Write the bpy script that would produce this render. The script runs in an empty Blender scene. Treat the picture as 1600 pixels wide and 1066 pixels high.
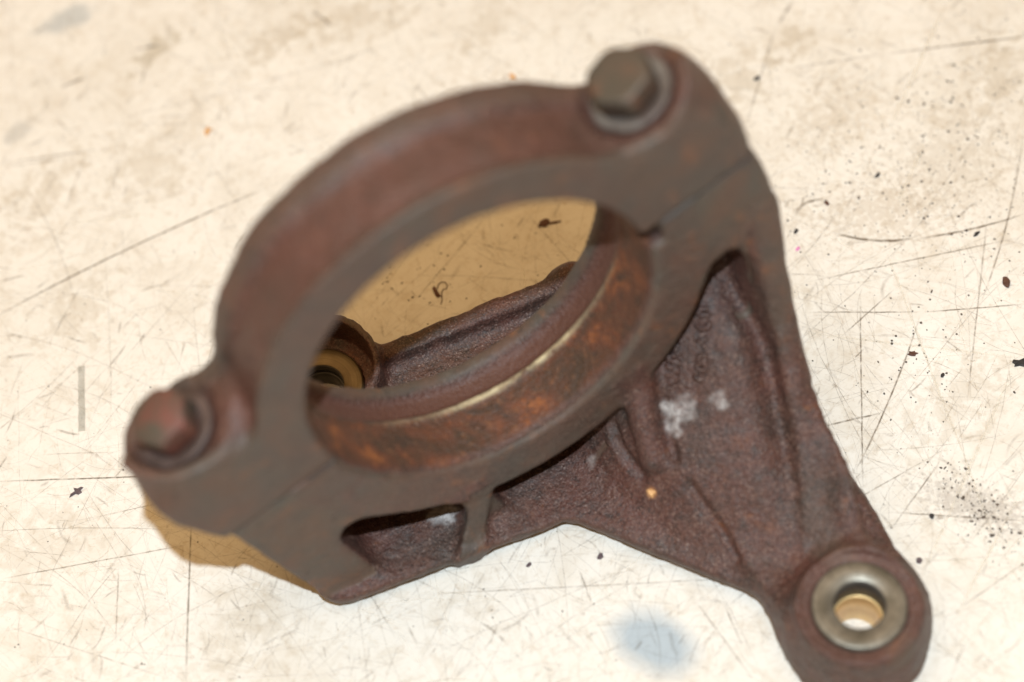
import bpy, bmesh, math, random
import numpy as np
from mathutils import Vector, Matrix

MM = 0.001                                  # everything below is measured in millimetres
scene = bpy.context.scene
COL = scene.collection

# ---------------------------------------------------------------- camera
CAM_POS = Vector((-77.1, -222.2, 467.1))
CX = Vector((0.8773, -0.4732, -0.0802)); CZ = Vector((-0.1776, -0.4753, 0.8617)).normalized()
CY = CZ.cross(CX).normalized(); CX = CY.cross(CZ).normalized()
cam = bpy.data.cameras.new('camera')
cam.sensor_width = 22.2
cam.lens = 22.2 / (2 * math.tan(math.radians(12.5)))
cam.clip_start = 0.02; cam.clip_end = 20
cam.dof.use_dof = True
cam.dof.focus_distance = 0.528
cam.dof.aperture_fstop = 3.1
cam.dof.aperture_blades = 7
co = bpy.data.objects.new('camera', cam); COL.objects.link(co)
co.matrix_world = Matrix((( CX.x, CY.x, CZ.x, CAM_POS.x*MM), (CX.y, CY.y, CZ.y, CAM_POS.y*MM),
                          (CX.z, CY.z, CZ.z, CAM_POS.z*MM), (0, 0, 0, 1)))
scene.camera = co

# ---------------------------------------------------------------- light
world = bpy.data.worlds.new('World'); scene.world = world; world.use_nodes = True
bg = world.node_tree.nodes['Background']
bg.inputs['Color'].default_value = (1.0, 0.63, 0.29, 1); bg.inputs['Strength'].default_value = 0.25
sl = bpy.data.lights.new('flash_lamp', 'POINT')        # small hard flash held just above and behind the camera
sl.energy = 18.6; sl.color = (0.76, 0.90, 1.0); sl.shadow_soft_size = 0.008
so_ = bpy.data.objects.new('flash_lamp', sl); COL.objects.link(so_)
so_.location = Vector((0, 0, 0.06)) + Vector((-0.12, -0.35, 1.0)).normalized()*0.62
rl = bpy.data.lights.new('room_lamp', 'AREA')           # the wide warm light of the room, above and behind the bracket
rl.shape = 'DISK'; rl.size = 1.9; rl.energy = 11.5; rl.color = (1.0, 0.64, 0.30)
ro_ = bpy.data.objects.new('room_lamp', rl); COL.objects.link(ro_)
ro_.location = (-0.12, 0.34, 1.42); ro_.rotation_euler = (-ro_.location).to_track_quat('-Z', 'Y').to_euler()
scene.view_settings.view_transform = 'Standard'; scene.view_settings.look = 'None'
scene.view_settings.exposure = 0; scene.view_settings.gamma = 1
scene.cycles.max_bounces = 6

# ---------------------------------------------------------------- helpers
rng = np.random.RandomState(7); random.seed(7)
FPX = 800 / math.tan(math.radians(12.5))
def table_at(px, py, z=0.0):
    d = CX*((px-800)/FPX) - CY*((py-533)/FPX) - CZ
    t = (z - CAM_POS.z) / d.z
    p = CAM_POS + d*t
    return (p.x, p.y, z)

def tag(o, label=None, cat=None, group=None, kind=None):
    if label: o['label'] = label
    if cat: o['category'] = cat
    if group: o['group'] = group
    if kind: o['kind'] = kind
    return o
def empty(name, parent=None, loc=(0, 0, 0)):
    o = bpy.data.objects.new(name, None); COL.objects.link(o)
    o.location = Vector(loc)*MM; o.parent = parent; o.empty_display_size = 0.01
    return o
def link(name, me, mat, parent=None, smooth=True):
    if smooth: me.polygons.foreach_set('use_smooth', [True]*len(me.polygons))
    if mat: me.materials.append(mat)
    o = bpy.data.objects.new(name, me); COL.objects.link(o); o.parent = parent
    return o
def pymesh(name, V, F):
    me = bpy.data.meshes.new(name); me.from_pydata([tuple(c*MM for c in v) for v in V], [], F); me.update()
    return me

# ------------------------------------------------ distance fields -> mesh
RC = np.array([0, 0, 68.0])                                   # centre of the bearing bore
AS = np.array([0.9454, 0.0, 0.3258]); AS /= np.linalg.norm(AS)      # along the split line
AN = np.array([-0.031, -0.9954, 0.0908]); AN -= AS*(AN@AS); AN /= np.linalg.norm(AN)   # out of the machined face
AC = np.cross(AN, AS)
if AC[2] < 0: AC = -AC                                        # towards the cap
def ring_pt(s, n, c): return RC + AS*s + AN*n + AC*c

class Grid:
    def __init__(g, lo, hi, h):
        g.h = h; g.lo = np.array(lo, float)
        g.n = np.ceil((np.array(hi)-g.lo)/h).astype(int) + 1
        f = np.float32
        g.x = (g.lo[0]+h*np.arange(g.n[0])).astype(f)[:, None, None]
        g.y = (g.lo[1]+h*np.arange(g.n[1])).astype(f)[None, :, None]
        g.z = (g.lo[2]+h*np.arange(g.n[2])).astype(f)[None, None, :]
        def ax(A): return (A[0]*(g.x-RC[0]) + A[1]*(g.y-RC[1]) + A[2]*(g.z-RC[2])).astype(f)
        g.S, g.N, g.C = ax(AS), ax(AN), ax(AC)
        g.R = np.sqrt(g.S**2 + g.C**2)
    def noise(g, size, seed):
        r = np.random.RandomState(seed)
        ext = g.n*g.h/size
        L = r.rand(*(ext.astype(int)+4)).astype(np.float32)*2-1
        for a in range(3):
            t = np.arange(g.n[a])*g.h/size; i = t.astype(int); fr = t-i; fr = fr*fr*(3-2*fr)
            L0 = np.take(L, i, axis=a); L1 = np.take(L, i+1, axis=a)
            sh = [1, 1, 1]; sh[a] = -1; fr = fr.reshape(sh).astype(np.float32)
            L = L0*(1-fr) + L1*fr
        return L

def smin(a, b, k):
    h = np.clip(0.5+0.5*(b-a)/k, 0, 1); return b*(1-h)+a*h - k*h*(1-h)
def smax(a, b, k): return -smin(-a, -b, k)
def boxd(dx, dy, dz, r=0.0):
    dx, dy, dz = dx+r, dy+r, dz+r
    return np.minimum(np.maximum(np.maximum(dx, dy), dz), 0) + np.sqrt(np.maximum(dx, 0)**2+np.maximum(dy, 0)**2+np.maximum(dz, 0)**2) - r
def mid(v, a, b): return np.abs(v-(a+b)/2)-(b-a)/2
def poly2(x, y, P):
    P = np.array(P, float); n = len(P)
    d = np.full(np.broadcast(x, y).shape, 1e9); s = np.ones_like(d)
    for i in range(n):
        a, b = P[i], P[i-1]; ex, ey = b-a
        wx, wy = x-a[0], y-a[1]
        t = np.clip((wx*ex+wy*ey)/(ex*ex+ey*ey), 0, 1)
        d = np.minimum(d, (wx-ex*t)**2+(wy-ey*t)**2)
        c1 = (y >= a[1]); c2 = (y < b[1]); c3 = (ex*wy > ey*wx)
        s = np.where((c1 & c2 & c3) | (~c1 & ~c2 & ~c3), -s, s)
    return (s*np.sqrt(d)).astype(np.float32)
def capsule(g, a, b, r):
    a = np.array(a, float); b = np.array(b, float); e = b-a
    wx, wy, wz = g.x-a[0], g.y-a[1], g.z-a[2]
    t = np.clip((wx*e[0]+wy*e[1]+wz*e[2])/(e@e), 0, 1)
    return np.sqrt((wx-e[0]*t)**2+(wy-e[1]*t)**2+(wz-e[2]*t)**2)-r
def cyl(g, cx, cy, r, z0, z1, taper=0.0, rd=1.0):
    q = np.sqrt((g.x-cx)**2+(g.y-cy)**2) - (r - taper*(g.z-z0)/(z1-z0))
    return smax(q, mid(g.z, z0, z1), rd)

def surface(g, f):
    """dual mesh of the zero level"""
    nx, ny, nz = f.shape
    ins = f < 0
    cnt = np.zeros((nx-1, ny-1, nz-1), np.int8)
    for dx in (0, 1):
        for dy in (0, 1):
            for dz in (0, 1): cnt += ins[dx:nx-1+dx, dy:ny-1+dy, dz:nz-1+dz]
    act = (cnt > 0) & (cnt < 8)
    I = np.argwhere(act)
    idx = np.full(act.shape, -1, np.int32); idx[act] = np.arange(len(I))
    acc = np.zeros((len(I), 3)); num = np.zeros(len(I))
    cs = [(a, b, c) for a in (0, 1) for b in (0, 1) for c in (0, 1)]
    val = {c: f[I[:, 0]+c[0], I[:, 1]+c[1], I[:, 2]+c[2]].astype(float) for c in cs}
    for c in cs:
        for a in range(3):
            if c[a] == 0:
                d = list(c); d[a] = 1; d = tuple(d)
                v0, v1 = val[c], val[d]; m = (v0 < 0) != (v1 < 0)
                t = np.where(m, v0/np.where(m, v0-v1, 1), 0)
                p = np.tile(np.array(c, float), (len(I), 1)); p[:, a] += t
                acc += p*m[:, None]; num += m
    V = (I + acc/num[:, None])*g.h + g.lo
    Q = []
    for a in range(3):
        b, c = (a+1) % 3, (a+2) % 3
        sl0 = [slice(1, n-1) for n in f.shape]; sl1 = list(sl0)
        sl0[a] = slice(0, f.shape[a]-1); sl1[a] = slice(1, f.shape[a])
        i0, i1 = ins[tuple(sl0)], ins[tuple(sl1)]
        for flip, m in ((False, i0 & ~i1), (True, ~i0 & i1)):
            E = np.argwhere(m)
            off = np.ones(3, int); off[a] = 0; E = E+off
            eb = np.zeros(3, int); eb[b] = 1; ec = np.zeros(3, int); ec[c] = 1
            q = [idx[tuple((E-eb-ec).T)], idx[tuple((E-ec).T)], idx[tuple(E.T)], idx[tuple((E-eb).T)]]
            if flip: q = q[::-1]
            Q.append(np.stack(q, 1))
    return V, np.concatenate(Q)
def mesh_np(name, V, Q):
    me = bpy.data.meshes.new(name)
    me.vertices.add(len(V)); me.vertices.foreach_set('co', (V*MM).astype(np.float32).ravel())
    me.loops.add(Q.size); me.loops.foreach_set('vertex_index', Q.astype(np.int32).ravel())
    me.polygons.add(len(Q)); me.polygons.foreach_set('loop_start', np.arange(0, Q.size, 4, dtype=np.int32))
    me.update(calc_edges=True); me.validate()
    return me
def attr(me, name, v):
    a = me.attributes.new(name, 'FLOAT', 'POINT'); a.data.foreach_set('value', np.asarray(v, np.float32))

# ------------------------------------------------ materials
def nodes(name):
    m = bpy.data.materials.new(name); m.use_nodes = True
    nt = m.node_tree; b = nt.nodes['Principled BSDF']
    return m, nt, b
def nd(nt, t, **kw):
    n = nt.nodes.new(t)
    for k, v in kw.items():
        if hasattr(n, k): setattr(n, k, v)
        else: n.inputs[k.replace('_', ' ')].default_value = v
    return n
def ntex(nt, scale, detail=4, rough=0.6, dist=0.0, vec=None):
    n = nd(nt, 'ShaderNodeTexNoise'); n.inputs['Scale'].default_value = scale
    n.inputs['Detail'].default_value = detail; n.inputs['Roughness'].default_value = rough
    n.inputs['Distortion'].default_value = dist
    if vec is None:
        tc = nd(nt, 'ShaderNodeTexCoord'); vec = tc.outputs['Object']
    nt.links.new(vec, n.inputs['Vector'])
    return n.outputs['Fac']
def ramp(nt, fac, *stops):
    r = nd(nt, 'ShaderNodeValToRGB'); e = r.color_ramp.elements
    while len(e) < len(stops): e.new(0.5)
    for el, (p, c) in zip(e, stops):
        el.position = p; el.color = c if len(c) == 4 else (*c, 1)
    nt.links.new(fac, r.inputs['Fac']); return r.outputs['Color']
G = lambda v: (v, v, v, 1)
def mix(nt, fac, a, b, mode='MIX'):
    m = nd(nt, 'ShaderNodeMix', data_type='RGBA', blend_type=mode)
    for sock, v in ((m.inputs[0], fac), (m.inputs[6], a), (m.inputs[7], b)):
        if isinstance(v, (int, float)): sock.default_value = v
        elif isinstance(v, tuple): sock.default_value = (*v[:3], 1)
        else: nt.links.new(v, sock)
    return m.outputs[2]
def mul(nt, a, b, op='MULTIPLY'):
    m = nd(nt, 'ShaderNodeMath', operation=op)
    for s, v in zip(m.inputs, (a, b)):
        if isinstance(v, (int, float)): s.default_value = v
        else: nt.links.new(v, s)
    return m.outputs[0]
def at_fac(nt, name):
    a = nd(nt, 'ShaderNodeAttribute'); a.attribute_name = name; return a.outputs['Fac']
def bump(nt, b, h, strength, dist, prev=None):
    n = nd(nt, 'ShaderNodeBump'); n.inputs['Strength'].default_value = strength; n.inputs['Distance'].default_value = dist
    nt.links.new(h, n.inputs['Height'])
    if prev: nt.links.new(prev, n.inputs['Normal'])
    nt.links.new(n.outputs['Normal'], b.inputs['Normal']); return n.outputs['Normal']

def iron_material():
    m, nt, b = nodes('rusty_cast_iron')
    big = ntex(nt, 60, 5, 0.62); med = ntex(nt, 260, 5, 0.65); fine = ntex(nt, 1500, 3, 0.7)
    c = mix(nt, ramp(nt, big, (0.36, G(0)), (0.62, G(1))), (0.060, 0.034, 0.026), (0.112, 0.042, 0.031))
    c = mix(nt, ramp(nt, med, (0.50, G(0)), (0.66, G(0.6))), c, (0.130, 0.056, 0.038))
    c = mix(nt, ramp(nt, med, (0.34, G(0.55)), (0.46, G(0))), c, (0.045, 0.036, 0.032))
    grain = ntex(nt, 1150, 3, 0.75)
    c = mix(nt, ramp(nt, grain, (0.30, G(0.75)), (0.50, G(0))), c, (0.022, 0.016, 0.014))
    c = mix(nt, ramp(nt, grain, (0.55, G(0)), (0.74, G(0.75))), c, (0.20, 0.125, 0.095))
    grain2 = ntex(nt, 2300, 2, 0.7)
    c = mix(nt, ramp(nt, grain2, (0.60, G(0)), (0.74, G(0.9))), c, (0.34, 0.25, 0.21))
    c = mix(nt, ramp(nt, grain2, (0.28, G(0.7)), (0.42, G(0))), c, (0.020, 0.014, 0.012))
    rust = ntex(nt, 120, 6, 0.7, 0.4)
    c = mix(nt, ramp(nt, rust, (0.62, G(0)), (0.74, G(0.7))), c, (0.24, 0.085, 0.03))
    # machined faces: smoother, olive grey with brown patches
    fb = ntex(nt, 75, 5, 0.6, 0.3)
    mc = mix(nt, ramp(nt, fb, (0.40, G(0)), (0.66, G(0.75))), (0.086, 0.073, 0.057), (0.135, 0.070, 0.042))
    mc = mix(nt, ramp(nt, ntex(nt, 45, 5, 0.65, 0.5), (0.46, G(0)), (0.62, G(0.65))), mc, (0.125, 0.064, 0.044))
    mc = mix(nt, ramp(nt, ntex(nt, 52, 4, 0.65, 0.3), (0.34, G(0.6)), (0.48, G(0))), mc, (0.060, 0.052, 0.044))
    mc = mix(nt, ramp(nt, ntex(nt, 330, 5, 0.7), (0.30, G(0.7)), (0.44, G(0))), mc, (0.045, 0.036, 0.030))
    mc = mix(nt, ramp(nt, ntex(nt, 800, 3, 0.7), (0.56, G(0)), (0.70, G(0.35))), mc, (0.16, 0.135, 0.11))
    mc = mix(nt, ramp(nt, rust, (0.57, G(0)), (0.70, G(0.75))), mc, (0.24, 0.10, 0.045))
    c = mix(nt, mul(nt, at_fac(nt, 'machined'), 0.92), c, mc)
    # bore: heavy orange rust and dark patches
    rb = ntex(nt, 95, 6, 0.68, 0.6)
    bc = mix(nt, ramp(nt, rb, (0.38, G(0)), (0.60, G(1))), (0.070, 0.040, 0.026), (0.155, 0.052, 0.027))
    bc = mix(nt, ramp(nt, rb, (0.56, G(0)), (0.69, G(0.9))), bc, (0.40, 0.135, 0.036))
    bc = mix(nt, ramp(nt, ntex(nt, 620, 4, 0.7), (0.55, G(0)), (0.70, G(0.5))), bc, (0.30, 0.13, 0.06))
    bc = mix(nt, ramp(nt, ntex(nt, 210, 5, 0.7), (0.32, G(0.8)), (0.45, G(0))), bc, (0.050, 0.032, 0.024))
    c = mix(nt, at_fac(nt, 'bore'), c, bc)
    red = at_fac(nt, 'redband')
    c = mix(nt, mul(nt, red, 0.8), c, (0.128, 0.054, 0.038))
    c = mix(nt, at_fac(nt, 'split_shade'), c, (0.012, 0.010, 0.009))  # cap shadow on the bore and split gap shade, put in as near-black colour
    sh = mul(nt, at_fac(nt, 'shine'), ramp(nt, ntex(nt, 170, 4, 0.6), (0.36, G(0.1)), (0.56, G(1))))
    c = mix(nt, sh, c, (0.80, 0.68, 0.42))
    rs = mul(nt, at_fac(nt, 'residue'), ramp(nt, ntex(nt, 700, 4, 0.7), (0.34, G(0.25)), (0.52, G(1))))
    c = mix(nt, rs, c, (0.50, 0.46, 0.44))  # 'residue' mask lays irregular grey-white patches over the iron
    ors = at_fac(nt, 'crumb')
    c = mix(nt, ors, c, (0.60, 0.30, 0.13))
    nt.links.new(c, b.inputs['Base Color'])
    ro = mix(nt, at_fac(nt, 'machined'), ramp(nt, med, (0.3, G(0.42)), (0.7, G(0.62))), G(0.62))
    nt.links.new(ro, b.inputs['Roughness'])
    b.inputs['Specular IOR Level'].default_value = 0.55
    inv = mul(nt, 1.0, mul(nt, at_fac(nt, 'machined'), 0.8), 'SUBTRACT')
    h1 = mul(nt, ntex(nt, 800, 3, 0.6), inv)
    n1 = bump(nt, b, h1, 0.8, 0.0006)
    h2 = mul(nt, ntex(nt, 2200, 2, 0.6), inv)
    bump(nt, b, h2, 0.7, 0.00035, n1)
    return m
def metal(name, c1, c2, scale, metallic, rough, c3=None, bumpd=0.0002, t=(0.4, 0.62)):
    m, nt, b = nodes(name)
    f = ntex(nt, scale, 5, 0.65, 0.3)
    c = mix(nt, ramp(nt, f, (t[0], G(0)), (t[1], G(1))), c1, c2)
    if c3:
        c = mix(nt, ramp(nt, ntex(nt, scale*1.7, 5, 0.7), (0.55, G(0)), (0.66, G(1))), c, c3)
    nt.links.new(c, b.inputs['Base Color'])
    b.inputs['Metallic'].default_value = metallic; b.inputs['Roughness'].default_value = rough
    bump(nt, b, ntex(nt, scale*6, 4, 0.6), 0.5, bumpd)
    return m
IRON = iron_material()
BOLT_GREY = metal('greenish_grey_bolt_steel', (0.080, 0.067, 0.050), (0.115, 0.075, 0.052), 110, 0.2, 0.55, (0.19, 0.085, 0.050))
BOLT_RUST = metal('rusty_bolt_steel', (0.085, 0.070, 0.05), (0.17, 0.062, 0.045), 75, 0.1, 0.65, (0.20, 0.075, 0.045), t=(0.40, 0.56))
WASHER = metal('pale_zinc_washer', (0.19, 0.17, 0.15), (0.08, 0.055, 0.045), 90, 0.3, 0.5)
WASHER_BROWN = metal('brown_stained_washer', (0.13, 0.09, 0.08), (0.07, 0.045, 0.037), 120, 0.3, 0.5)
BRASS = metal('brass', (0.95, 0.68, 0.32), (0.80, 0.54, 0.25), 90, 0.5, 0.4)
def collar_material(name, ca, cb):
    m, nt, b = nodes(name)
    # radial machining: angle-stretched noise
    tc = nd(nt, 'ShaderNodeTexCoord'); sx = nd(nt, 'ShaderNodeSeparateXYZ'); nt.links.new(tc.outputs['Object'], sx.inputs[0])
    r = mul(nt, mul(nt, mul(nt, sx.outputs[0], sx.outputs[0]), mul(nt, sx.outputs[1], sx.outputs[1]), 'ADD'), 0.5, 'POWER')
    cx = nd(nt, 'ShaderNodeCombineXYZ'); nt.links.new(r, cx.inputs[0])
    f = ntex(nt, 2600, 3, 0.6, vec=cx.outputs[0]); g = ntex(nt, 230, 4, 0.6)
    c = mix(nt, ramp(nt, g, (0.35, G(0)), (0.65, G(1))), ca, cb)
    c = mix(nt, ramp(nt, f, (0.45, G(0)), (0.6, G(0.35))), c, tuple(0.6*v for v in ca))
    nt.links.new(c, b.inputs['Base Color'])
    b.inputs['Metallic'].default_value = 0.6; b.inputs['Roughness'].default_value = 0.42
    bump(nt, b, f, 0.25, 0.0002); return m
STEEL = collar_material('worn_steel_collar', (0.13, 0.12, 0.095), (0.26, 0.24, 0.20))
BRONZE = collar_material('bronze_collar', (0.13, 0.09, 0.045), (0.18, 0.13, 0.07))
DARK_BORE = metal('dark_bore_steel', (0.09, 0.08, 0.07), (0.06, 0.055, 0.05), 90, 0.4, 0.5)

# ------------------------------------------------ the bracket
BA = (-26.0, 43.5); BB = (47.5, -68.4)            # the two bushings
bracket = empty('bearing_bracket', loc=(0, 0, 0))
tag(bracket, 'rusty cast iron bearing bracket with bolted ring cap lying on the scratched cream table', 'bracket')

def ramp_z(x, y):
    p = 0.592*x + 0.474*y + 8.9
    t = np.clip((x-10)/22.0, 0, 1); t = t*t*(3-2*t)
    return 4.5 + (p-4.5)*t

def build_casting():
    g = Grid((-78, -88, -1.5), (88, 64, 88), 0.68)
    x, y, z, S, N, C, R = g.x, g.y, g.z, g.S, g.N, g.C, g.R
    bottom = 0.5 - z
    hub = np.maximum(smax(R-50.3, mid(N, -23.4, 0), 1.0), C+2.1)
    ped = np.maximum(boxd(np.abs(S)-66, mid(N, -23.4, 0), mid(C, -110, 10), 2.6), C+2.1)
    ped = smax(ped, x-67.6+0*z, 3)
    ped = np.maximum(ped, np.maximum(N, np.abs(S)-66)+np.maximum(4.4-z, 0)*0.42)
    pocket = smax(smax(51-R, np.abs(S)-53, 4), C+25, 8)
    pocket = smax(pocket, -17-N, 3)
    rib1 = boxd(mid(S, -29.5, -23.3), mid(N, -24, 0), mid(C, -110, -40), 1)
    rib2 = boxd(mid(S-0.10*(C+50), 12.0, 20.5), mid(N, -24, -0.8), mid(C, -110, -40), 1.5)
    ped = smax(ped, -pocket, 2.2)
    f = smin(hub, ped, 2.5)
    f = smin(f, smin(rib1, rib2, 1), 3.0)
    yr = y.ravel()
    rc1 = np.interp(yr, [-10.5, -4.6, 0], [-14.2, -10.2, -9.0]).astype(np.float32)[None, :, None]
    rt1 = np.interp(yr, [-11.5, -9.5, -4.9, -4.0], [3.5, 6.3, 15.5, 24]).astype(np.float32)[None, :, None]
    r1 = smax(smax(np.abs(x-rc1-0.22*(z-10))-2.8, (z-rt1)*0.45, 0.7), mid(y, -9.9, 8), 0.7)
    f = smin(f, r1, 1.6)
    f = np.maximum(f, 0.3-z)
    # base plate
    P = [(-47.5, -3), (-46, -5.6), (-43, -7.0), (-20, -10), (2, -13.4), (6, -13.6), (9, -15.5), (20, -31), (34, -50.5), (36, -64), (50, -76), (61, -72), (65.5, -50), (66, -38), (65, -25), (66.5, -10),
         (68, 10), (66, 28), (50, 37), (34, 40.5), (-8, 45.5), (-26, 57), (-39, 48), (-41, 30), (-46, 14)]
    plate2 = poly2(x[:, :, 0], y[:, :, 0], P)[:, :, None]
    plate = np.maximum(smax(plate2+np.maximum(4.4-z, 0)*0.40, z-6.0, 1.0), 0.4-z)
    f = smin(f, plate, 3.5)
    # sloping web up to the right pocket
    Wp = [(8, -9), (9, -14), (20, -30), (33, -48), (37, -60), (56, -60), (62, -42), (63.5, -25), (66, -8), (66, 15), (27, 18), (20, 4)]
    web2 = poly2(x[:, :, 0], y[:, :, 0], Wp)[:, :, None]
    rz = ramp_z(x, y)
    xv = np.interp(y.ravel(), [-50, -44, -36, -28, -20, -13, -8, 6], [47.0, 49.5, 52.8, 55.8, 58.2, 60.2, 61, 61.2]).astype(np.float32)[None, :, None]
    rz = rz - 7.6*np.exp(-(np.minimum(x-xv, 0)/5.5)**2)*np.clip((y+48)/22, 0, 1)*np.clip((14-y)/14, 0, 1)
    wob = g.noise(13, 3)
    web = smax(smax(web2+np.maximum(4.4-z, 0)*0.40, (z-rz)*0.80 + wob*0.7, 3.0), np.broadcast_to(bottom, f.shape), 0.5)
    web = smax(web, -(R-52)*1.0, 2)
    f = smin(f, web, 3.0)
    # arm to the front bushing, a step higher than the plate
    Ap = [(33.5, -30), (33.2, -40), (34, -50.5), (36, -64), (50, -76), (62, -70), (65, -50), (65.5, -38), (64.5, -26), (50, -12), (36, -16)]
    arm2 = poly2(x[:, :, 0], y[:, :, 0], Ap)[:, :, None]
    arm = smax(arm2+np.maximum(4.4-z, 0)*0.40, mid(z, 0.5, 10.5)+wob*0.3, 2.2)
    f = smin(f, arm, 2.5)
    # ridge from the right column down to the arm
    ys = [-52, -48, -44, -36, -28, -20, -13, -8, -2, 6, 30]
    top = [4, 11, 16, 21, 26.5, 33, 41, 53, 69, 70, 70]
    T = np.interp(y.ravel(), ys, top).astype(np.float32)[None, :, None]
    Tg = np.gradient(T.ravel(), g.h)[None, :, None]
    xc = np.interp(y.ravel(), [-50, -44, -36, -28, -20, -13, -8, 6], [49.8, 52.0, 55.4, 58.6, 61.2, 63.2, 64.0, 64.3]).astype(np.float32)[None, :, None]
    wd = np.interp(y.ravel(), [-50, -44, -36, -28, -20, -13, -8, 6], [1.4, 2.0, 2.4, 2.7, 2.9, 2.9, 2.9, 2.9]).astype(np.float32)[None, :, None]
    rd = smax((z-T)/np.sqrt(1+Tg**2), np.abs(x-xc)-wd-np.clip((T-z)*0.06, -1, 2), 2.6)
    rd = np.maximum(np.maximum(rd, bottom), mid(y, -50, 12))
    f = smin(f, rd, 3.5)
    # bosses
    f = smin(f, cyl(g, BB[0], BB[1], 15.8, 0.0, 19.0, 2.4, 2.4), 7.5)
    f = smin(f, cyl(g, BA[0], BA[1], 15.4, 0.0, 16.0, 0.5, 1.2), 2.0)
    # back rim
    rim = smax(np.minimum(capsule(g, (-12, 43.5, 5), (33, 38.2, 5), 2.6), 1e3), 0*z-50, 1)
    bx = (x+12)*45+(y-43.5)*(-5.3); t = np.clip(bx/(45**2+5.3**2), 0, 1)
    q = np.sqrt((x+12-45*t)**2+(y-43.5+5.3*t)**2)-2.4
    rim = smax(q+0*z, z-(9.5+1.2*t), 1.5); rim = np.maximum(rim, bottom)
    f = smin(f, rim, 3.0)
    f = smin(f, np.sqrt((x-37)**2+(y-37.5)**2+((z-7)*0.8)**2)-5.2, 3.0)
    # cast roughness
    rough = g.noise(2.1, 11)*0.13 + g.noise(6.0, 12)*0.16 + g.noise(1.3, 13)*0.19
    mach = np.clip(1-np.abs(N)/1.6, 0, 1)*np.clip((z-6)/4, 0, 1)
    f = f + rough*(1-0.9*mach)
    def on_web(px, py):
        z_ = 60.0
        while z_ > 3:
            p = table_at(px, py, z_)
            if z_ <= ramp_z(p[0], p[1]): break
            z_ -= 0.1
        return np.array(p)
    b0, b1, b2 = np.array(table_at(996, 598, 28)), on_web(1006, 655)+(0, 0, 0.2), on_web(1022, 712)-(0, 0, 1.2)
    bt = np.minimum(capsule(g, b0, b1, 3.5), capsule(g, b1, b2, 3.3))
    f = smin(f, bt, 1.4)
    def fold(pts, r):
        nonlocal f
        pp = [np.array(table_at(*p)) if len(p) == 3 else on_web(*p) for p in pts]
        for a, b in zip(pp[:-1], pp[1:]):
            f = smax(f, -capsule(g, a, b, r), 0.8)
    fold([(958, 664), (964, 690), (980, 716), (1003, 745)], 1.3)
    fold([(1036, 622), (1040, 662), (1054, 716)], 1.2)
    fold([(1078, 758), (1100, 792), (1128, 830), (1150, 872)], 1.15)
    # machined bore: a rusty land, a groove and a rear lip
    prof = np.interp(N.ravel(), [-30, -21.6, -19.6, -15.8, -14.6, -13.4, -12.9, -1.5, 1], [37.0, 37.0, 38.9, 38.9, 37.6, 37.6, 38.0, 38.0, 39.6]).astype(np.float32).reshape(N.shape)
    f = np.maximum(f, (prof-R)*np.where(C < 3, 1, 1))
    # relief beside the right end of the split
    f = smax(f, -smax(smax(R-42.3, -7.4-C, 0.8), np.maximum(-S, N-5), 0.6), 0.5)
    # bushing seats
    f = np.maximum(f, 10.0-np.sqrt((x-BB[0])**2+(y-BB[1])**2) + 0*z)
    f = smax(f, -smax(np.sqrt((x-BB[0])**2+(y-BB[1])**2)-12.3, 17.9-z, 0.5), 0.5)
    f = np.maximum(f, 10.0-np.sqrt((x-BA[0])**2+(y-BA[1])**2) + 0*z)
    f = smax(f, -smax(np.sqrt((x-BA[0])**2+(y-BA[1])**2)-13.3, 7.0-z, 0.5), 0.5)
    # machined front face of the block, nothing stands proud of it above the web
    V, Q = surface(g, f)
    me = mesh_np('casting', V, Q)
    q = V-RC; s, n, c = q@AS, q@AN, q@AC; r = np.hypot(s, c)
    onweb = (V[:, 0] > 22) & (np.abs(V[:, 2]-ramp_z(V[:, 0], V[:, 1])) < 3.2) & (np.abs(V[:, 0]-64) > 3.5) & (r > 51.5)
    mach = np.clip((n+0.9)/0.5, 0, 1)*np.clip((0.9-n)/0.4, 0, 1)*np.clip(np.where(s < -53.5, V[:, 2]-2, V[:, 2]-7.5)/3, 0, 1)*(~onweb)
    rib = (np.abs(V[:, 0]-np.interp(V[:, 1], [-10.5, -4.6, 0], [-14.2, -10.2, -9.0])-0.22*(V[:, 2]-10)) < 3.0) & (V[:, 1] < -3) & (V[:, 2] > 5.8) & (V[:, 2] < 20) & (n < 12)
    mach = np.maximum(mach, rib*0.8)
    rear = np.clip((-22.6-n)/0.4, 0, 1)*(r < 50)
    xr = np.interp(V[:, 1], [-50, -44, -36, -28, -20, -13, -8, 6], [49.8, 52.0, 55.4, 58.6, 61.2, 63.2, 64.0, 64.3])
    ridge = np.clip(2-np.abs(V[:, 0]-xr)/2.2, 0, 1)*np.clip((V[:, 2]-ramp_z(V[:, 0], V[:, 1])+3)/6, 0, 1)*(V[:, 2] > 12)*0.75
    side = np.clip((6.2-V[:, 2])/1.5, 0, 1)*(V[:, 1] < 0)*0.6
    inb = (r < 40.2) & (n < 0.5)
    bore = np.where(inb & (n > -14), np.clip((-0.3-n)/2.0, 0, 1), 0)
    lip = inb*np.clip((-20.6-n)/0.9, 0, 1)
    attr(me, 'machined', np.clip(np.maximum.reduce([mach*(~inb | (n > -0.6)), rear, ridge, side, lip*0.9]), 0, 1))
    attr(me, 'bore', bore)
    attr(me, 'redband', np.where(inb, np.clip((-14.6-n)/0.8, 0, 1)*np.clip((n+21.0)/0.9, 0, 1), 0.0) + 0.5*((np.hypot(V[:, 0]-BB[0], V[:, 1]-BB[1]) < 13.2) & (V[:, 2] > 17)))
    ang = np.degrees(np.arctan2(s, -c))
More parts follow.
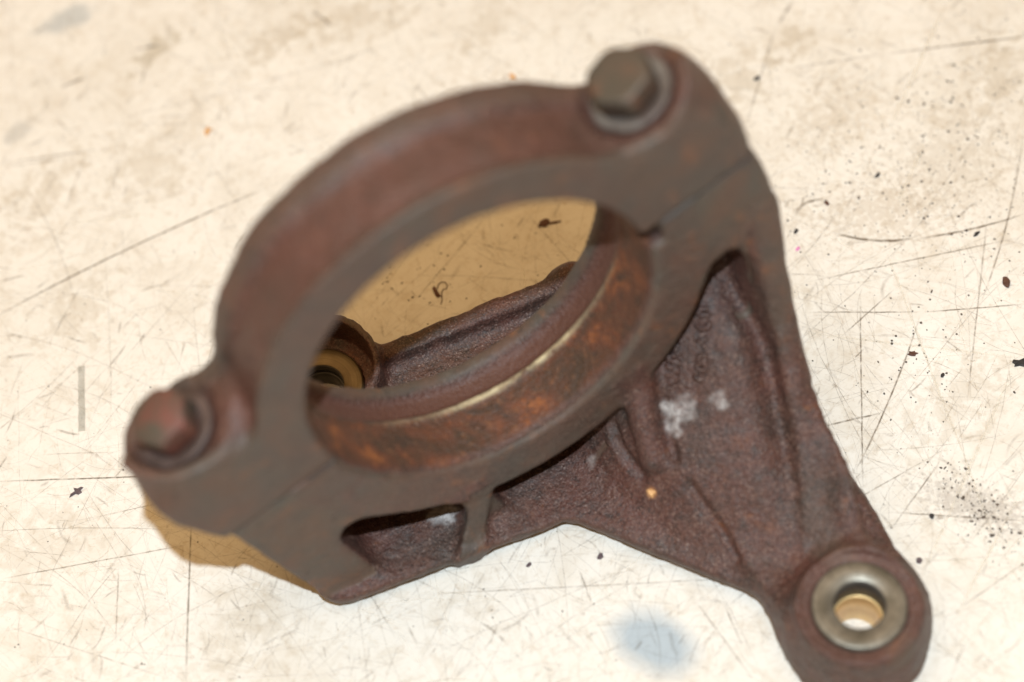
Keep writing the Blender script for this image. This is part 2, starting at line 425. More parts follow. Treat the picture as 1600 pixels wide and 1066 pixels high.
    attr(me, 'shine', np.where(inb, np.clip(1-np.abs(n+14.0)/1.1, 0, 1), 0)*(0.32*np.clip((60-np.abs(ang+2))/20, 0, 1)+0.68*np.clip((30-np.abs(ang+3))/14, 0, 1)))
    whitish = np.zeros(len(V))
    def patch(p, rad, k=1.0):
        w = V*0.9
        wig = np.sin(w[:, 0]*1.7+2*np.sin(w[:, 1]*1.3))*0.16+np.sin(w[:, 1]*2.9+w[:, 0]*1.1)*0.13+np.sin(w[:, 2]*2.3-w[:, 0]*2.1)*0.10
        d = np.linalg.norm((V-np.array(p))/np.array(rad), axis=1)+wig
        np.maximum(whitish, k*np.clip((1.0-d)/0.5, 0, 1), out=whitish)
    patch(on_web(1049, 642), (2.0, 3.4, 4)); patch(on_web(1051, 668), (1.5, 3.0, 3), 0.8); patch(on_web(1066, 640), (4.0, 3.4, 3), 0.5)
    patch(on_web(1129, 628), (1.7, 1.9, 2.2), 0.7); patch(on_web(1120, 618), (2.6, 1.3, 2), 0.35)
    patch(on_web(925, 722), (1.8, 1.8, 2), 0.35)
    pf = np.array(table_at(700, 803, 5.6)); patch(pf, (3.8, 3.2, 3)); patch(pf+np.array([-2.2, 1.0, 0]), (3.4, 2.6, 3), 0.8)
    attr(me, 'residue', whitish)  # grey-white patches on the web and the left pocket floor
    attr(me, 'split_shade', np.where((r < 45) & (s > 0) & (n < -0.8) & (n > -23.2), np.clip((c+8.2)/1.6, 0, 1)*0.8, 0) + np.clip((c+2.75)/0.5, 0, 1)*(n > -3)*((s > 0) | (s > -46))*(r > 37)*0.5)  # mask of painted shade beside the right split and along the gap
    cr = np.linalg.norm(V-on_web(1018, 770), axis=1)
    attr(me, 'crumb', np.clip((1.5-cr)/0.7, 0, 1)*0.8)
    return link('casting', me, IRON, bracket), on_web
casting, on_web = build_casting()
casting['label'] = 'brown cast iron body with two arms'

def build_cap():
    g = Grid((-82, -6, 36), (80, 34, 128), 0.68)
    S, N, C, R = g.S, g.N, g.C, g.R
    top = -1.8 - C
    Ro = 47.7 + 1.3*np.clip((N+3.4)/2.4, 0, 1) + 1.6*np.clip((-15.6-N)/3.0, 0, 1)
    ring = smax(smax(R-Ro, mid(N, -23.4, 0), 1.2), top, 0.3)
    f = ring
    for sg, cc, sp, so in ((1, 54.7, 53.2, 65.8), (-1, 58.9, 58.8, 70.9)):
        blk = boxd(np.maximum(30-S*sg, (S*sg-so+(so-66.0)*np.clip((10-C)/12, 0, 1))), mid(N, -23.4, 0), mid(C, -14, 15 if sg > 0 else 18.5), 4.0)
        blk = smax(blk, np.sqrt(np.maximum(S*sg-so+11, 0)**2 + np.maximum(-N-12, 0)**2)-11, 1)
        slope = 20.9 + 0.42*np.maximum(S*sg-54, 0)*np.clip((N+17)/8, 0, 1)
        boss = smax(np.sqrt((S*sg-cc)**2+(N+11.4)**2)-11.4, np.maximum(-1.8-C, (C-slope)*0.92), 0.9)
        f = smin(f, blk, 6.0) if sg else f
        f = smin(f, boss, 8.0)
    f = np.maximum(f, top)
    f = smax(f, mid(N, -23.4, 0), 0.5)
    # spot faces for the washers
    for sg, cc, sp, so in ((1, 54.7, 53.2, 65.8), (-1, 58.9, 58.8, 70.9)):
        f = smax(f, -smax(np.sqrt((S*sg-sp)**2+(N+12.8)**2)-9.6, 20.7-C, 1.5), 1.5)
    rough = g.noise(2.3, 21)*0.14 + g.noise(6.0, 22)*0.3
    mach = np.clip(1-np.abs(N)/1.6, 0, 1)
    f = f + rough*(1-0.92*mach)
    prof = 38.0 + np.clip(N+1.4, 0, 2)*0.7
    f = np.maximum(f, prof-R)
    f = np.maximum(f, top)
    V, Q = surface(g, f)
    me = mesh_np('bearing_cap', V, Q)
    q = V-RC; s, n, c = q@AS, q@AN, q@AC; r = np.hypot(s, c)
    lipw = np.clip((n+3.0)/1.5, 0, 1)*0.8
    edge = np.clip((-16.5-n)/1.5, 0, 1)*0.55
    low = np.clip((52-r)/4, 0, 1)*0 + np.clip((np.abs(s)-60)/4, 0, 1)*0.7
    attr(me, 'machined', np.clip(np.maximum.reduce([lipw, edge, low]), 0, 1))
    attr(me, 'bore', np.where((r < 38.8) & (n < -1), 0.8, 0.0))
    attr(me, 'split_shade', 0.5*np.clip((-1.35-c)/0.4, 0, 1)*(n > -3)*(s > 0))  # painted gap shade along the cap's right split edge
    attr(me, 'redband', np.where((n > -16) & (n < -3.4) & (r > 40), 0.42, 0.0))
    return link('bearing_cap', me, IRON, bracket)
cap = build_cap()
cap['label'] = 'half ring bearing cap with a lug at each end'

# ---- bolts
def frame_matrix(s, n, c, rot):
    u = AS*math.cos(rot)+AN*math.sin(rot); w = AC; v = np.cross(w, u)
    p = ring_pt(s, n, c)*MM
    return Matrix(((u[0], v[0], w[0], p[0]), (u[1], v[1], w[1], p[1]), (u[2], v[2], w[2], p[2]), (0, 0, 0, 1)))
def lathe(name, prof, seg=64):
    V = []; F = []
    for i in range(seg):
        a = 2*math.pi*i/seg
        for r, z in prof: V.append((r*math.cos(a), r*math.sin(a), z))
    k = len(prof)
    for i in range(seg):
        j = (i+1) % seg
        for q in range(k): F.append((i*k+q, j*k+q, j*k+(q+1) % k, i*k+(q+1) % k))
    me = pymesh(name, V, F)
    bm = bmesh.new(); bm.from_mesh(me); bmesh.ops.recalc_face_normals(bm, faces=bm.faces); bm.to_mesh(me); bm.free()
    return me
def hex_head(R, h, dome):
    V = []; F = []
    n = 72; AF = R*math.cos(math.pi/6)
    def hr(a):
        a = (a+math.pi/6) % (math.pi/3)-math.pi/6
        return min(AF/math.cos(a), R*0.975)
    rings = [(lambda a: hr(a)*0.97, 0), (hr, 0.25), (hr, h-1.0), (lambda a: min(hr(a), AF*1.06), h-0.45), (lambda a: min(hr(a), AF)*0.965, h-0.05), (lambda a: AF*0.80, h+dome*0.3), (lambda a: AF*0.4, h+dome*0.85), (lambda a: AF*0.12, h+dome)]
    for fr, zz in rings:
        for i in range(n):
            a = 2*math.pi*i/n; r = fr(a); V.append((r*math.cos(a), r*math.sin(a), zz))
    for q in range(len(rings)-1):
        for i in range(n):
            j = (i+1) % n; F.append((q*n+i, q*n+j, (q+1)*n+j, (q+1)*n+i))
    F.append([(len(rings)-1)*n+i for i in range(n)]); F.append([i for i in range(n)][::-1])
    return pymesh('hex_head', V, F)
def bolt(s, mat, wmat, rot, dome, R, h, label):
    e = empty('bolt', bracket); e['label'] = label
    e.matrix_local = frame_matrix(s, -12.8, 20.7, rot)
    w = lathe('washer', [(4.2, 0), (8.3, 0), (8.7, 0.3), (8.7, 1.3), (8.3, 1.7), (4.2, 1.7)])
    link('washer', w, wmat, e)
    hd = link('hex_head', hex_head(R, h, dome), mat, e); hd.location = (0, 0, 1.7*MM)
    sh = lathe('shank', [(0.1, -16), (3.9, -16), (3.9, 0.2), (0.1, 0.2)], 24)
    link('shank', sh, DARK_BORE, e)
bolt(53.2, BOLT_GREY, WASHER, math.radians(12), 0.0, 7.1, 6.4, 'grey steel hex bolt')
bolt(-58.8, BOLT_RUST, WASHER_BROWN, math.radians(20), 1.0, 6.8, 6.0, 'red rusted hex bolt with domed head')

# ---- bushings
def bushing(cx, cy, z1, mat, label, sleeve=BRASS):
    e = empty('bushing', bracket, (cx, cy, 0)); e['label'] = label
    me = lathe('collar', [(5.45, 0.25), (9.6, 0.25), (10.0, 0.7), (10.0, z1-0.35), (9.75, z1-0.08), (9.5, z1), (5.6, z1), (5.45, z1-0.12)], 96)
    link('collar', me, mat, e)
    me = lathe('bore_lining', [(5.3, z1*0.64), (5.44, z1*0.64), (5.44, z1-0.15), (5.3, z1-0.15)], 96)
    link('bore_lining', me, DARK_BORE, e)
    me = lathe('brass_sleeve', [(4.8, 0.1), (5.44, 0.1), (5.44, z1*0.63), (5.05, z1*0.63), (4.8, z1*0.61)], 96)
    link('sleeve', me, sleeve, e)
bushing(BB[0], BB[1], 18.7, STEEL, 'grey steel bushing with brass sleeve')
bushing(BA[0], BA[1], 7.8, BRONZE, 'bronze bushing sunk in the rear boss', DARK_BORE)  # dark sleeve in place of brass: the rear hole's shade put into its colour

# ---- worn raised casting marks in the right pocket
def tube_strokes(strokes, r, name, mat, parent, surf):
    V = []; F = []
    for pts in strokes:
        P = [surf(*p) for p in pts]
        if any(p is None for p in P): continue
        if min(math.hypot((np.array(p)-RC)@AS, (np.array(p)-RC)@AC) for p in P) < 53: continue
        nrm = Vector((-0.592, -0.474, 1)).normalized()
        base = len(V); K = 6
        for i, p in enumerate(P):
            d = (P[min(i+1, len(P)-1)]-P[max(i-1, 0)]).normalized(); u = d.cross(nrm).normalized()
            rr = r*(0.75 if i in (0, len(P)-1) else 1.0)
            for k in range(K):
                a = 2*math.pi*k/K; V.append(tuple(p + u*math.cos(a)*rr + nrm*(math.sin(a)*rr*0.9+0.15)))
        for i in range(len(P)-1):
            for k in range(K):
                l = (k+1) % K; F.append((base+i*K+k, base+i*K+l, base+(i+1)*K+l, base+(i+1)*K+k))
        F.append([base+k for k in range(K)][::-1]); F.append([base+(len(P)-1)*K+k for k in range(K)])
    return link(name, pymesh(name, V, F), mat, parent)
def mark_strokes():
    out = []
    def arc(cx, cy, rx, ry, a0, a1, n=7):
        out.append([(cx+rx*math.cos(math.radians(a0+(a1-a0)*i/(n-1))), cy+ry*math.sin(math.radians(a0+(a1-a0)*i/(n-1)))) for i in range(n)])
    # larger column of characters
    arc(1096, 472, 8, 5, 180, 380); arc(1100, 488, 10, 6, 0, 330); arc(1099, 508, 10, 6, -60, 200)
    out.append([(1088, 530), (1096, 536), (1106, 526)]); out.append([(1096, 536), (1104, 544)])
    arc(1098, 560, 6, 5, 0, 360, 9); arc(1097, 573, 8, 6, 0, 360, 9); arc(1094, 588, 8, 5, 20, 250)
    # smaller column, two rows
    for k in range(7):
        yy = 520+k*12
        arc(1062-k*1.5, yy, 5, 3.5, 40*k, 40*k+250, 6)
        if k > 1: arc(1050-k*0.6, yy+3, 4.5, 3.5, 200-50*k, 430-50*k, 6)
    return out
mk = None

# ------------------------------------------------ the table
def table_material():
    m, nt, b = nodes('scratched_cream_laminate')
    tc = nd(nt, 'ShaderNodeTexCoord'); vec = tc.outputs['Object']
    c = mix(nt, ramp(nt, ntex(nt, 14, 5, 0.6), (0.35, G(0)), (0.7, G(1))), (0.82, 0.780, 0.705), (0.89, 0.855, 0.79))
    c = mix(nt, ramp(nt, ntex(nt, 38, 6, 0.68, 0.6), (0.48, G(0)), (0.75, G(0.42))), c, (0.58, 0.49, 0.37))
    c = mix(nt, ramp(nt, ntex(nt, 150, 5, 0.7, 0.8), (0.53, G(0)), (0.72, G(0.34))), c, (0.50, 0.41, 0.29))
    c = mix(nt, ramp(nt, ntex(nt, 900, 3, 0.7), (0.60, G(0)), (0.75, G(0.25))), c, (0.55, 0.45, 0.32))
    c = mix(nt, ramp(nt, ntex(nt, 420, 6, 0.75, 1.2), (0.54, G(0)), (0.70, G(0.42))), c, (0.48, 0.36, 0.23))
    c = mix(nt, ramp(nt, ntex(nt, 70, 6, 0.72, 1.5), (0.55, G(0)), (0.72, G(0.36))), c, (0.55, 0.44, 0.30))
    def blob(px, py, rx, ry, col, k, warp=0.35, rot=0.0, nscale=120):
        nonlocal c
        p = table_at(px, py)
        mp = nd(nt, 'ShaderNodeMapping'); mp.vector_type = 'TEXTURE'
        mp.inputs['Location'].default_value = (p[0]*MM, p[1]*MM, 0); mp.inputs['Scale'].default_value = (rx*MM, ry*MM, 1)
        mp.inputs['Rotation'].default_value = (0, 0, rot)
        nt.links.new(vec, mp.inputs['Vector'])
        ln = nd(nt, 'ShaderNodeVectorMath', operation='LENGTH'); nt.links.new(mp.outputs[0], ln.inputs[0])
        n = ntex(nt, nscale, 4, 0.6)
        v = mul(nt, ln.outputs['Value'], mul(nt, mul(nt, n, 0.5, 'SUBTRACT'), warp*4), 'ADD')
        c = mix(nt, ramp(nt, v, (0.45, G(k)), (1.25, G(0))), c, col)
    blob(1022, 1003, 8.6, 12.5, (0.42, 0.50, 0.56), 0.9, 0.10, 0.5)
    blob(105, 28, 9, 4.5, (0.42, 0.45, 0.46), 0.6, 0.5)
    blob(25, 208, 6, 3.2, (0.52, 0.50, 0.46), 0.6, 0.5)
    blob(1525, 790, 15, 5.5, (0.26, 0.20, 0.16), 0.35, 0.9, -0.9, 700)
    blob(1300, 175, 14, 9, (0.52, 0.42, 0.30), 0.3, 1.6, 0.3, 500)
    blob(1480, 250, 16, 12, (0.50, 0.42, 0.32), 0.3, 1.6, 0.3, 420)
    blob(1380, 330, 17, 8, (0.48, 0.38, 0.27), 0.3, 1.9, -0.4, 600)
    for (bx, by, rx, ry, rot, k) in ((70, 300, 12, 7, .5, .35), (430, 60, 13, 5, .2, .4), (560, 30, 16, 6, -.2, .35), (760, 40, 12, 5, .6, .3),
                                     (230, 260, 9, 12, .2, .3), (120, 480, 12, 8, .9, .28), (1150, 120, 11, 8, .2, .35), (1560, 120, 14, 7, .8, .4),
                                     (1500, 620, 14, 8, .1, .25), (60, 860, 16, 9, .4, .22), (380, 990, 16, 6, .3, .22), (1240, 60, 8, 4, .3, .4)):
        blob(bx, by, rx, ry, (0.50, 0.41, 0.29), k, 1.5, rot, 260)
    blob(245, 75, 9, 3, (0.50, 0.43, 0.32), 0.6, 1.2, 0.4, 300)
    nt.links.new(c, b.inputs['Base Color'])
    b.inputs['Roughness'].default_value = 0.55; b.inputs['Specular IOR Level'].default_value = 0.3
    bump(nt, b, ntex(nt, 600, 4, 0.6), 0.15, 0.0003)
    return m
TABLE = table_material()
bm = bmesh.new()
bmesh.ops.create_cube(bm, size=1.0)
bmesh.ops.scale(bm, vec=(1.3, 1.1, 0.03), verts=bm.verts)
bmesh.ops.translate(bm, vec=(0.05, 0.1, -0.015), verts=bm.verts)
me = bpy.data.meshes.new('table_top'); bm.to_mesh(me); bm.free()
table = link('table_top', me, TABLE, smooth=False); tag(table, kind='structure')

# scratches: thin dirt-filled lines with soft edges and fading ends
def scratch_material(name, col, broken=True):
    m, nt, b = nodes(name)
    b.inputs['Base Color'].default_value = (*col, 1); b.inputs['Roughness'].default_value = 0.7
    tr = nd(nt, 'ShaderNodeBsdfTransparent'); ms = nd(nt, 'ShaderNodeMixShader')
    f = at_fac(nt, 'strength') if not broken else mul(nt, at_fac(nt, 'strength'), ramp(nt, ntex(nt, 450, 4, 0.7), (0.34, G(0.15)), (0.6, G(1))))
    nt.links.new(f, ms.inputs[0]); nt.links.new(tr.outputs[0], ms.inputs[1]); nt.links.new(b.outputs[0], ms.inputs[2])
    nt.links.new(ms.outputs[0], nt.nodes['Material Output'].inputs['Surface'])
    return m
def ribbons(name, lines, mat, z):
    V = []; F = []; A = []
    for pts, w, st in lines:
        n = len(pts); base = len(V)
        for i, p in enumerate(pts):
            a = pts[max(i-1, 0)]; b_ = pts[min(i+1, n-1)]
            dx, dy = b_[0]-a[0], b_[1]-a[1]; L = math.hypot(dx, dy) or 1
            nx, ny = -dy/L, dx/L
            t = i/(n-1); e = min(1, 4*t, 4*(1-t)); k = st*e
            for o, kk in ((-1, 0), (0, k), (1, 0)):
                V.append((p[0]+nx*w*o, p[1]+ny*w*o, z)); A.append(kk)
        for i in range(n-1):
            for o in (0, 1):
                q = base+i*3+o; F.append((q, q+1, q+4, q+3))
    me = pymesh(name, V, F); attr(me, 'strength', A)
    return tag(link(name, me, mat, table, smooth=False), kind='stuff')
def seg(p, q, n=14, bow=0.0, jit=0.05):
    out = []; L = math.hypot(q[0]-p[0], q[1]-p[1]) or 1; nx, ny = -(q[1]-p[1])/L, (q[0]-p[0])/L
    for i in range(n):
        t = i/(n-1); o = bow*L*4*t*(1-t) + random.uniform(-jit, jit)
        out.append((p[0]+(q[0]-p[0])*t+nx*o, p[1]+(q[1]-p[1])*t+ny*o))
    return out
def pseg(a, b, w, st, bow=0.0, n=18): return (seg(table_at(*a)[:2], table_at(*b)[:2], n, bow), w*1.15, min(1, st*1.4))
dark = [pseg((-20, 502), (440, 285), .30, .8, 0.02), pseg((-20, 753), (420, 738), .24, .7), pseg((425, 738), (860, 700), .2, .4),
        pseg((290, 1066), (300, 790), .28, .5), pseg((0, 255), (160, 233), .26, .5), pseg((0, 262), (110, 246), .3, .3),
        pseg((195, 182), (360, 145), .14, .5), pseg((360, 145), (640, 60), .14, .4),
        pseg((1255, 308), (1240, 338), .35, .55, .1), pseg((1240, 335), (1290, 312), .45, .6, .15), pseg((1298, 362), (1430, 372), .45, .7, -.08), pseg((1425, 374), (1600, 335), .35, .6, -.03),
        pseg((1260, 488), (1440, 488), .2, .6), pseg((1440, 488), (1600, 476), .22, .6), pseg((1225, 108), (1380, 85), .3, .35), pseg((1380, 85), (1620, 55), .4, .5),
        pseg((1344, 455), (1348, 770), .22, .6), pseg((1438, 492), (1335, 740), .25, .6, .02), pseg((1335, 560), (1350, 545), .2, .5),
        pseg((1250, 443), (1600, 370), .2, .5), pseg((1600, 195), (1530, 480), .28, .45, .03), pseg((1545, 320), (1510, 640), .25, .35),
        pseg((1290, 665), (1380, 645), .3, .6), pseg((1380, 800), (1620, 815), .22, .5), pseg((1470, 720), (1390, 830), .2, .5),
        pseg((1215, 40), (1240, 0), .5, .4), pseg((1165, 200), (1215, 30), .3, .35), pseg((0, 905), (300, 850), .18, .5), pseg((640, 930), (1230, 900), .2, .3),
        pseg((1310, 530), (1400, 450), .18, .5), pseg((0, 440), (40, 430), .22, .5), pseg((180, 1010), (186, 880), .2, .4),
        pseg((30, 280), (120, 490), .16, .35, .05), pseg((130, 440), (75, 540), .2, .3), pseg((135, 240), (100, 330), .25, .35), pseg((92, 138), (135, 120), .5, .5), pseg((210, 78), (250, 70), .5, .6),
        pseg((490, 18), (520, 42), .4, .6), pseg((1250, 830), (1480, 700), .18, .4), pseg((560, 860), (700, 930), .15, .3),
        pseg((550, 880), (620, 1000), .15, .35), pseg((0, 975), (280, 1066), .16, .3), pseg((905, 890), (925, 945), .2, .45), pseg((1130, 940), (1160, 1010), .2, .4),
        pseg((1080, 930), (1180, 1066), .2, .4), pseg((640, 480), (760, 340), .15, .5), pseg((820, 330), (900, 420), .14, .45), pseg((700, 430), (860, 440), .12, .4), pseg((600, 480), (690, 400), .12, .4), pseg((1500, 950), (1600, 880), .2, .4), pseg((1505, 1066), (1600, 1000), .2, .3)]
pale = [pseg((1390, 200), (1480, 0), .5, .5), pseg((1400, 320), (1445, 225), .6, .5), pseg((1380, 380), (1500, 700), .35, .55), pseg((1440, 900), (1590, 560), .45, .45), pseg((1500, 950), (1600, 760), .4, .5),
        pseg((1250, 520), (1600, 560), .4, .4), pseg((1480, 640), (1560, 860), .3, .5)]
lo, hi = table_at(-60, 1120), table_at(1660, -60)
def rnd_line(L0, L1, w0, w1, s0, s1, bias=None):
    px, py = random.uniform(-80, 1680), random.uniform(-60, 1120)
    p = table_at(px, py)[:2]
    a = random.gauss(*bias) if bias else random.uniform(0, math.pi)
    L = random.uniform(L0, L1)**1.0
    q = (p[0]+math.cos(a)*L, p[1]+math.sin(a)*L)
    return (seg(p, q, 9, random.gauss(0, .06), 0.03+0.004*L*random.random()), random.uniform(w0, w1), random.uniform(s0, s1))
for _ in range(3600): dark.append(rnd_line(2, 18, .045, .11, .12, .5))
for _ in range(500): dark.append(rnd_line(1, 9, .15, .7, .08, .28))
for _ in range(600): dark.append(rnd_line(14, 70, .05, .13, .15, .55, (random.choice((0.45, 2.0, -0.35, 1.3)), .18)))
for _ in range(420): dark.append(rnd_line(1, 6, .12, .4, .12, .4))
for _ in range(260): dark.append(rnd_line(2, 9, .2, .5, .15, .45, (random.choice((0.3, 0.6, 2.1)), .25)))
for _ in range(260): pale.append(rnd_line(4, 40, .08, .2, .15, .5))
ribbons('scratch_marks', dark, scratch_material('grimy_scratch', (0.15, 0.10, 0.055)), 0.015)
ribbons('pale_scuffs', pale, scratch_material('pale_scuff', (0.85, 0.80, 0.70)), 0.010)

# the grey strip of old tape residue at the left
m_strip = scratch_material('grey_tape_residue', (0.36, 0.35, 0.30), False)
a, b_ = table_at(127, 572)[:2], table_at(128, 674)[:2]
V = []; A = []; dx, dy = b_[0]-a[0], b_[1]-a[1]; L = math.hypot(dx, dy); nx, ny = -dy/L, dx/L
for i in range(16):
    for o in (-.8, .8):
        V.append((a[0]+dx*i/15+nx*(o+random.uniform(-.06, .06)), a[1]+dy*i/15+ny*(o+random.uniform(-.06, .06)), 0.02)); A.append(.5*random.uniform(.6, 1))
me = pymesh('tape_residue', V, [(2*i, 2*i+1, 2*i+3, 2*i+2) for i in range(15)]); attr(me, 'strength', A)
tag(link('tape_residue', me, m_strip, smooth=False), 'narrow grey strip of tape residue on the table left of the bracket', 'residue')

# ------------------------------------------------ crumbs and flakes
def flake_material(name, ca, cb, rough=0.6):
    return metal(name, ca, cb, 900, 0.0, rough)
M_SPECK = flake_material('dirt_speck', (0.07, 0.052, 0.04), (0.12, 0.085, 0.06))
M_BLACK = flake_material('black_flake', (0.02, 0.02, 0.022), (0.05, 0.04, 0.035))
M_BROWN = flake_material('brown_flake', (0.09, 0.035, 0.02), (0.14, 0.06, 0.035))
M_ORANGE = flake_material('orange_rust', (0.85, 0.50, 0.22), (0.62, 0.32, 0.12))
M_PURPLE = flake_material('purplish_flake', (0.09, 0.065, 0.075), (0.15, 0.10, 0.10))
M_PINK = flake_material('pink_flake', (0.80, 0.25, 0.55), (0.85, 0.35, 0.6))
def flake_geo(cx, cy, a, b, rot, th, seed, n=11, irr=0.35, z0=0.02):
    r = random.Random(seed); V = []
    ph = [r.uniform(1-irr, 1+irr*0.6) for _ in range(n)]
    for lay, (sc, z) in enumerate(((1.0, z0), (1.0, z0+th*0.55), (0.6, z0+th))):
        for i in range(n):
            t = 2*math.pi*i/n; x, y = a*ph[i]*math.cos(t)*sc, b*ph[i]*math.sin(t)*sc
            V.append((cx+x*math.cos(rot)-y*math.sin(rot), cy+x*math.sin(rot)+y*math.cos(rot), z + (r.uniform(0, th*.3) if lay else 0)))
    F = [(l*n+i, l*n+(i+1) % n, (l+1)*n+(i+1) % n, (l+1)*n+i) for l in (0, 1) for i in range(n)]
    F.append([2*n+i for i in range(n)]); F.append([i for i in range(n)][::-1])
    return V, F
def flake(name, px, py, a, b, rot, th, mat, label, cat, seed, irr=0.35):
    p = table_at(px, py)
    V, F = flake_geo(0, 0, a, b, rot, th, seed, irr=irr)
    o = link(name, pymesh(name, V, F), mat, smooth=False)
    o.location = (p[0]*MM, p[1]*MM, 0)
    return tag(o, label, cat)
flake('rust_crumb', 325, 206, 1.25, 0.9, 0.5, 0.7, M_ORANGE, 'orange rust crumb lying alone on the table left of the ring', 'crumb', 1, .5)
flake('rust_crumb', 801, 122, 1.1, 0.8, 1.5, 0.7, M_ORANGE, 'orange rust crumb on the table right behind the top of the ring', 'crumb', 2)
flake('dirt_flake', 682, 458, 2.1, 0.6, 1.55, 0.4, M_BROWN, 'dark brown elongated flake beside a curled hair, seen through the ring', 'flake', 3)
def chip_with_tail():
    V, F = flake_geo(0, 0, 1.5, 0.9, 0.3, 0.6, 5)
    V2, F2 = flake_geo(2.0, -0.9, 1.9, 0.35, -0.35, 0.35, 6)
    k = len(V); V += V2; F += [tuple(i+k for i in f) for f in F2]
    o = link('metal_shaving', pymesh('metal_shaving', V, F), M_BROWN, smooth=False)
    p = table_at(850, 350); o.location = (p[0]*MM, p[1]*MM, 0)
    tag(o, 'dark brown shaving with a thin tail near the top of the ring opening', 'shaving')
chip_with_tail()
def hair(name, pts, w, mat, label, cat):
    P = [Vector(table_at(*p)) for p in pts]; c0 = P[0].copy(); V = []; F = []; K = 5
    for i, p in enumerate(P):
        d = (P[min(i+1, len(P)-1)]-P[max(i-1, 0)]).normalized(); u = d.cross(Vector((0, 0, 1)))
        for k in range(K):
            a = 2*math.pi*k/K; V.append(tuple(p-c0+u*math.cos(a)*w+Vector((0, 0, w+math.sin(a)*w))))
    for i in range(len(P)-1):
        for k in range(K):
            F.append((i*K+k, i*K+(k+1) % K, (i+1)*K+(k+1) % K, (i+1)*K+k))
    o = link(name, pymesh(name, V, F), mat); o.location = c0*MM
    tag(o, label, cat)
hair('curled_hair', [(683, 452), (685, 445), (690, 441), (696, 442), (699, 447), (697, 453), (693, 452), (690, 458), (691, 468), (689, 476)], 0.13, M_BROWN, 'thin dark curled hair on the table, seen through the ring', 'hair')
flake('black_chip', 1594, 568, 2.4, 1.3, -0.5, 0.5, M_BLACK, 'black chip at the right edge of the table view', 'chip', 7, .5)
flake('brown_pellet', 1572, 442, 1.5, 0.9, 1.2, 0.9, M_BROWN, 'brown oval pellet on the table above the black chip', 'pellet', 8, .12)
flake('dirt_flake', 121, 768, 1.9, 1.0, 0.1, 0.4, M_PURPLE, 'purplish ragged flake on the table below and left of the left bolt', 'flake', 9, .6)
flake('dirt_flake', 1183, 123, 0.95, 0.6, 0.2, 0.4, M_BLACK, 'small dark flake on the table just right of the top lug', 'flake', 10)
flake('dirt_flake', 938, 870, 1.0, 0.6, 0.4, 0.3, M_PURPLE, 'dark purplish flake below the notch of the base edge', 'flake', 11)
flake('dirt_flake', 826, 883, 0.8, 0.45, 0.1, 0.3, M_PURPLE, 'flat purplish flake under the lower edge of the base, left of its neighbour', 'flake', 12)
flake('dirt_flake', 1436, 877, 0.9, 0.7, 0.1, 0.4, M_PURPLE, 'round dark flake beside the front bushing arm', 'flake', 13)
flake('dirt_flake', 1456, 807, 0.75, 0.55, 0.8, 0.4, M_BLACK, 'small dark flake left of the black dirt smear', 'flake', 14)
flake('dirt_flake', 1426, 553, 1.1, 0.6, -0.5, 0.5, M_BROWN, 'reddish brown flake right of the bracket, above two dark specks', 'flake', 15)
flake('dirt_flake', 1473, 587, 0.7, 0.5, 0.5, 0.4, M_BLACK, 'dark flake alone to the right of two dark specks', 'flake', 16)
flake('dirt_flake', 1244, 362, .75, 0.5, 0.5, 0.3, M_BLACK, 'tiny black flake beside the upper right edge of the bracket', 'flake', 17)
flake('dirt_flake', 1292, 318, 0.75, 0.6, 1.5, 0.3, M_BROWN, 'tiny brown flake at the end of a curved scratch', 'flake', 18)
flake('dirt_flake', 1371, 275, 0.9, 0.5, 0.3, 0.3, M_BLACK, 'dark flake among the specks right of the top lug', 'flake', 19)
flake('dirt_flake', 1526, 366, 0.95, 0.45, 0.1, 0.3, M_BLACK, 'dark flake on the long curved scratch at right', 'flake', 20)
flake('pink_speck', 1247, 389, 0.7, 0.45, 0.2, 0.3, M_PINK, 'bright pink speck on the table by the right edge of the bracket', 'speck', 21)
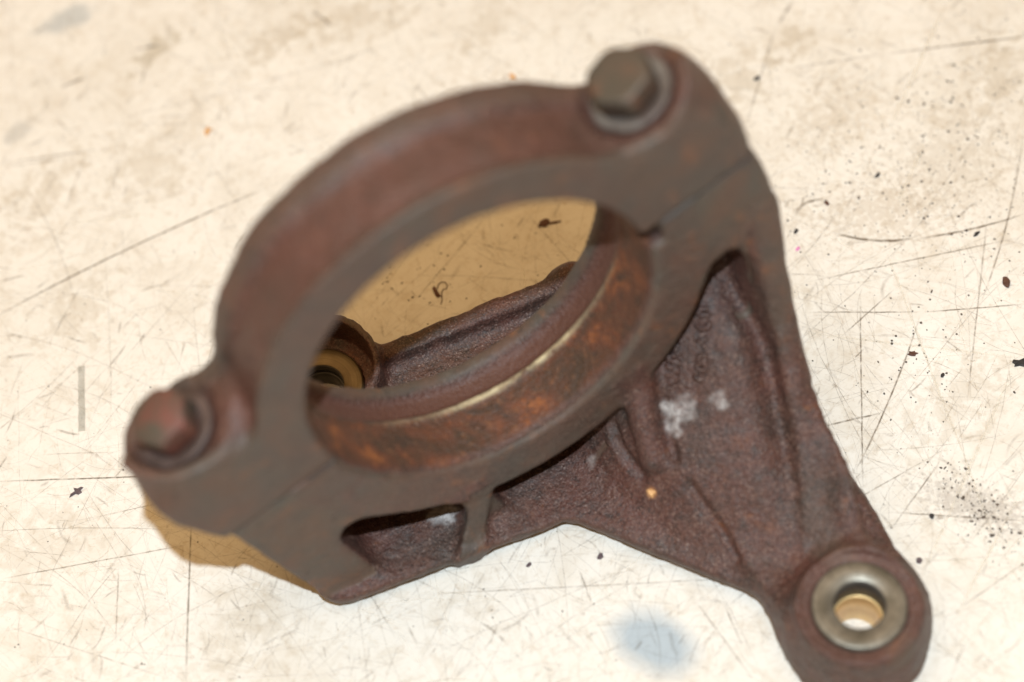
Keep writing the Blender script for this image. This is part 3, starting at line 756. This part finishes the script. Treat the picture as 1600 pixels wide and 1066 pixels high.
def specks():
    V = []; F = []
    def add(px, py, s, seed):
        p = table_at(px, py)
        v, f = flake_geo(p[0], p[1], s, s*random.uniform(.45, 1), random.uniform(0, 3), s*.5, seed, n=6)
        k = len(V); V.extend(v); F.extend([tuple(i+k for i in q) for q in f])
    for i in range(420): add(random.uniform(-50, 1650), random.uniform(-50, 1110), random.uniform(.08, .26), i)
    for i in range(420): add(random.gauss(1370, 95), random.gauss(260, 95), abs(random.gauss(0, .13))+.05, i)
    for i in range(260): add(random.gauss(1500, 70), random.gauss(230, 150), abs(random.gauss(0, .16))+.07, i)
    for i in range(300):
        t = random.gauss(0, 1); add(1530+t*34+random.gauss(0, 20), 790+t*40+random.gauss(0, 16), abs(random.gauss(0, .15))+.06, i)
    for i in range(60): add(random.gauss(1440, 60), random.gauss(560, 60), random.uniform(.1, .35), i)
    for i in range(40): add(random.gauss(650, 60), random.gauss(440, 30), random.uniform(.1, .35), i)
    o = link('dirt_specks', pymesh('dirt_specks', V, F), M_SPECK, smooth=False)
    tag(o, 'fine dark dirt specks scattered over the cream table', 'dirt', kind='stuff')
specks()
from mathutils.bvhtree import BVHTree
bvh = BVHTree.FromObject(casting, bpy.context.evaluated_depsgraph_get())
def on_casting(px, py):
    d = (CX*((px-800)/FPX) - CY*((py-533)/FPX) - CZ).normalized()
    hit = bvh.ray_cast(CAM_POS*MM, d)[0]
    return None if hit is None else hit/MM
mk = tube_strokes(mark_strokes(), 0.75, 'cast_marks', IRON, bracket, on_casting)
for nm in ('machined', 'bore', 'redband', 'shine', 'residue', 'crumb', 'split_shade'): attr(mk.data, nm, np.zeros(len(mk.data.vertices)))
mk['label'] = 'worn raised casting marks'
hp = on_casting(1018, 770)
if hp:
    V, F = flake_geo(0, 0, 1.3, 1.1, 0.4, 0.7, 31, irr=0.5, z0=-0.25)
    o = link('rust_crumb', pymesh('rust_crumb', V, F), M_ORANGE, smooth=False); o.location = hp*MM
    o.rotation_euler = (0.25, -0.3, 0)
    tag(o, 'orange crumb resting on the brown cast web of the bracket', 'crumb')
